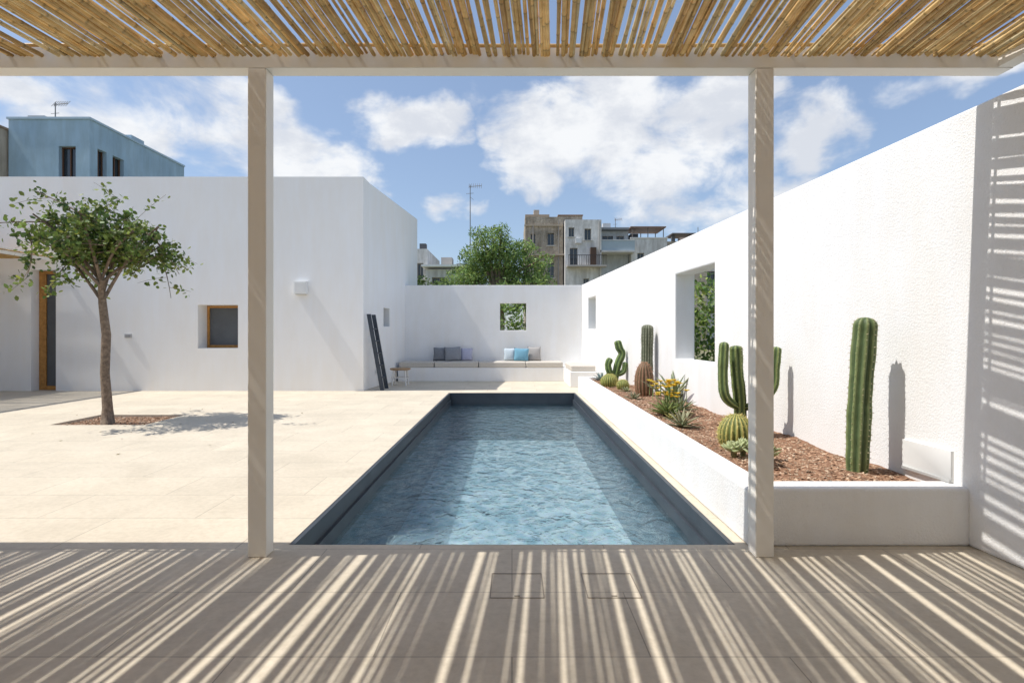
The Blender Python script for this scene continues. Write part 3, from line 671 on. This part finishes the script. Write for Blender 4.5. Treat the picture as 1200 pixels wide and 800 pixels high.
def antenna(x,y,z0,z1,w):
    mb=MB(); c=(.22,.21,.2)
    mb.tube([(x,y,z0),(x,y,z1)],[.035,.022],6,c)
    mb.tube([(x-w*.1,y,z1-.12),(x+w,y,z1-.05)],[.02,.02],5,c)
    for k in range(7):
        f=-.1+1.1*k/6; px=x+w*f; mb.tube([(px,y-.15,z1-.09-.16+.0),(px,y+.15,z1-.09+.2)],[.012]*2,4,c)
    mb.tube([(x-.35*w,y,z1-.55),(x+.3*w,y,z1-.52)],[.014]*2,5,c)
    mb.tube([(x,y,z1-.75),(x+.3*w,y-.1,z1-.95)],[.012]*2,5,c)
    mb.build('tv_antenna',attrm)
antenna(-2.6,34.5,5.0,10.6,.7)
antenna(-21.9,26.6,10.7,12.45,.6)
antenna(9.6,51.5,10.5,12.0,.6); 

# ---------------------------------------------------------------- sky
W=bpy.data.worlds.new('World'); scene.world=W; W.use_nodes=True; nt=W.node_tree; nt.nodes.clear(); L=nt.links.new
SUN_EL=58.0; dyx=0.07
out=N(nt,'ShaderNodeOutputWorld'); bg=N(nt,'ShaderNodeBackground'); S=0.15; bg.inputs['Strength'].default_value=S
sky=N(nt,'ShaderNodeTexSky',sky_type='NISHITA',sun_disc=False,sun_elevation=math.radians(SUN_EL),sun_rotation=math.radians(270)-math.atan(dyx))
sky.air_density=1.0; sky.dust_density=1.0; sky.ozone_density=1.4
tc=N(nt,'ShaderNodeTexCoord'); D=tc.outputs['Generated']
def M(op,a,b=None,c=None,clamp=False):
    n=nt.nodes.new('ShaderNodeMath'); n.operation=op; n.use_clamp=clamp
    for i,x in enumerate((a,b,c)):
        if x is None: continue
        if isinstance(x,(int,float)): n.inputs[i].default_value=x
        else: L(x,n.inputs[i])
    return n.outputs[0]
k=1/S
hz=N(nt,'ShaderNodeMix',data_type='RGBA'); hz.inputs[0].default_value=.32; L(sky.outputs[0],hz.inputs[6]); hz.inputs[7].default_value=(.42*k,.55*k,.80*k,1)
mp=N(nt,'ShaderNodeMapping'); mp.inputs['Scale'].default_value=(1,1,1.7); L(D,mp.inputs['Vector'])
n1=N(nt,'ShaderNodeTexNoise',Scale=7.0,Detail=12.0,Roughness=0.56,Distortion=0.3); L(mp.outputs[0],n1.inputs['Vector'])
n2=N(nt,'ShaderNodeTexNoise',Scale=8.0,Detail=8.0,Roughness=0.6); 
mo=N(nt,'ShaderNodeVectorMath',operation='ADD'); mo.inputs[1].default_value=(3.1,1.2,.07); L(mp.outputs[0],mo.inputs[0]); L(mo.outputs[0],n2.inputs['Vector'])
# domain-warp the cloud bank positions so their outlines are irregular
nw=N(nt,'ShaderNodeTexNoise',Scale=4.5,Detail=5.0,Roughness=0.6); L(D,nw.inputs['Vector'])
ws=N(nt,'ShaderNodeVectorMath',operation='SUBTRACT'); ws.inputs[1].default_value=(.5,.5,.5); L(nw.outputs['Color'],ws.inputs[0])
wm=N(nt,'ShaderNodeVectorMath',operation='MULTIPLY_ADD'); wm.inputs[1].default_value=(.22,.22,.14); L(ws.outputs[0],wm.inputs[0]); L(D,wm.inputs[2])
DW=wm.outputs[0]
blobs=[(.14,.37,.15,.09),(.31,.30,.14,.09),(.04,.31,.08,.05),(.38,.42,.09,.05),(-.19,.37,.09,.045),(-.60,.36,.20,.09),(-.36,.29,.13,.045),(.55,.37,.08,.055),(-.90,.44,.14,.04),(.80,.455,.12,.03),(-.82,.30,.2,.06),(.45,.24,.09,.045),(-.12,.22,.05,.03)]
cur=None
for (u,v,ru_,rv) in blobs:
    c=Vector((u,1,v)); kk=c.length; c.normalize()
    sb=N(nt,'ShaderNodeVectorMath',operation='SUBTRACT'); sb.inputs[1].default_value=c; L(DW,sb.inputs[0])
    ml=N(nt,'ShaderNodeVectorMath',operation='MULTIPLY'); ml.inputs[1].default_value=(kk/ru_/1.4,2.0,kk/rv/1.4); L(sb.outputs[0],ml.inputs[0])
    ln=N(nt,'ShaderNodeVectorMath',operation='LENGTH'); L(ml.outputs[0],ln.inputs[0])
    b=M('SUBTRACT',1.0,ln.outputs['Value'],clamp=True)
    cur=b if cur is None else M('MAXIMUM',cur,b)
soft=M('POWER',cur,0.7)
dens=M('MULTIPLY_ADD',M('SUBTRACT',n1.outputs['Fac'],.5),2.5,M('MULTIPLY',soft,1.0))
mr=N(nt,'ShaderNodeMapRange',interpolation_type='SMOOTHSTEP'); mr.inputs['From Min'].default_value=.25; mr.inputs['From Max'].default_value=.85; L(dens,mr.inputs['Value'])
sh=N(nt,'ShaderNodeMapRange',interpolation_type='SMOOTHSTEP'); sh.inputs['From Min'].default_value=.35; sh.inputs['From Max'].default_value=.60; L(n2.outputs['Fac'],sh.inputs['Value'])
cm=N(nt,'ShaderNodeMix',data_type='RGBA'); L(sh.outputs[0],cm.inputs[0])
cm.inputs[6].default_value=(.74*k,.77*k,.83*k,1); cm.inputs[7].default_value=(.98*k,.99*k,1.0*k,1)
fm=N(nt,'ShaderNodeMix',data_type='RGBA'); L(M('MULTIPLY',mr.outputs[0],.93),fm.inputs[0]); L(hz.outputs[2],fm.inputs[6]); L(cm.outputs[2],fm.inputs[7])
L(fm.outputs[2],bg.inputs['Color']); L(bg.outputs[0],out.inputs['Surface'])

sl_=bpy.data.lights.new('sun','SUN'); sl_.energy=4.6; sl_.angle=math.radians(.4); sl_.color=(1,.965,.91)
so=bpy.data.objects.new('sun',sl_); COL.objects.link(so)
ce=math.cos(math.radians(SUN_EL)); h=Vector((1,dyx,0)).normalized()*ce
so.rotation_euler=Vector((h.x,h.y,-math.sin(math.radians(SUN_EL)))).to_track_quat('-Z','Y').to_euler(); so.location=(-10,0,20)

cam=bpy.data.cameras.new('camera'); co=bpy.data.objects.new('camera',cam); COL.objects.link(co)
cam.sensor_width=36; cam.lens=19.5; cam.shift_y=-10/1200; cam.clip_end=2000; cam.clip_start=.05
co.location=(0,0,1.4); co.rotation_euler=(math.radians(90),0,0); scene.camera=co
scene.view_settings.view_transform='Standard'; scene.view_settings.look='None'; scene.view_settings.exposure=0
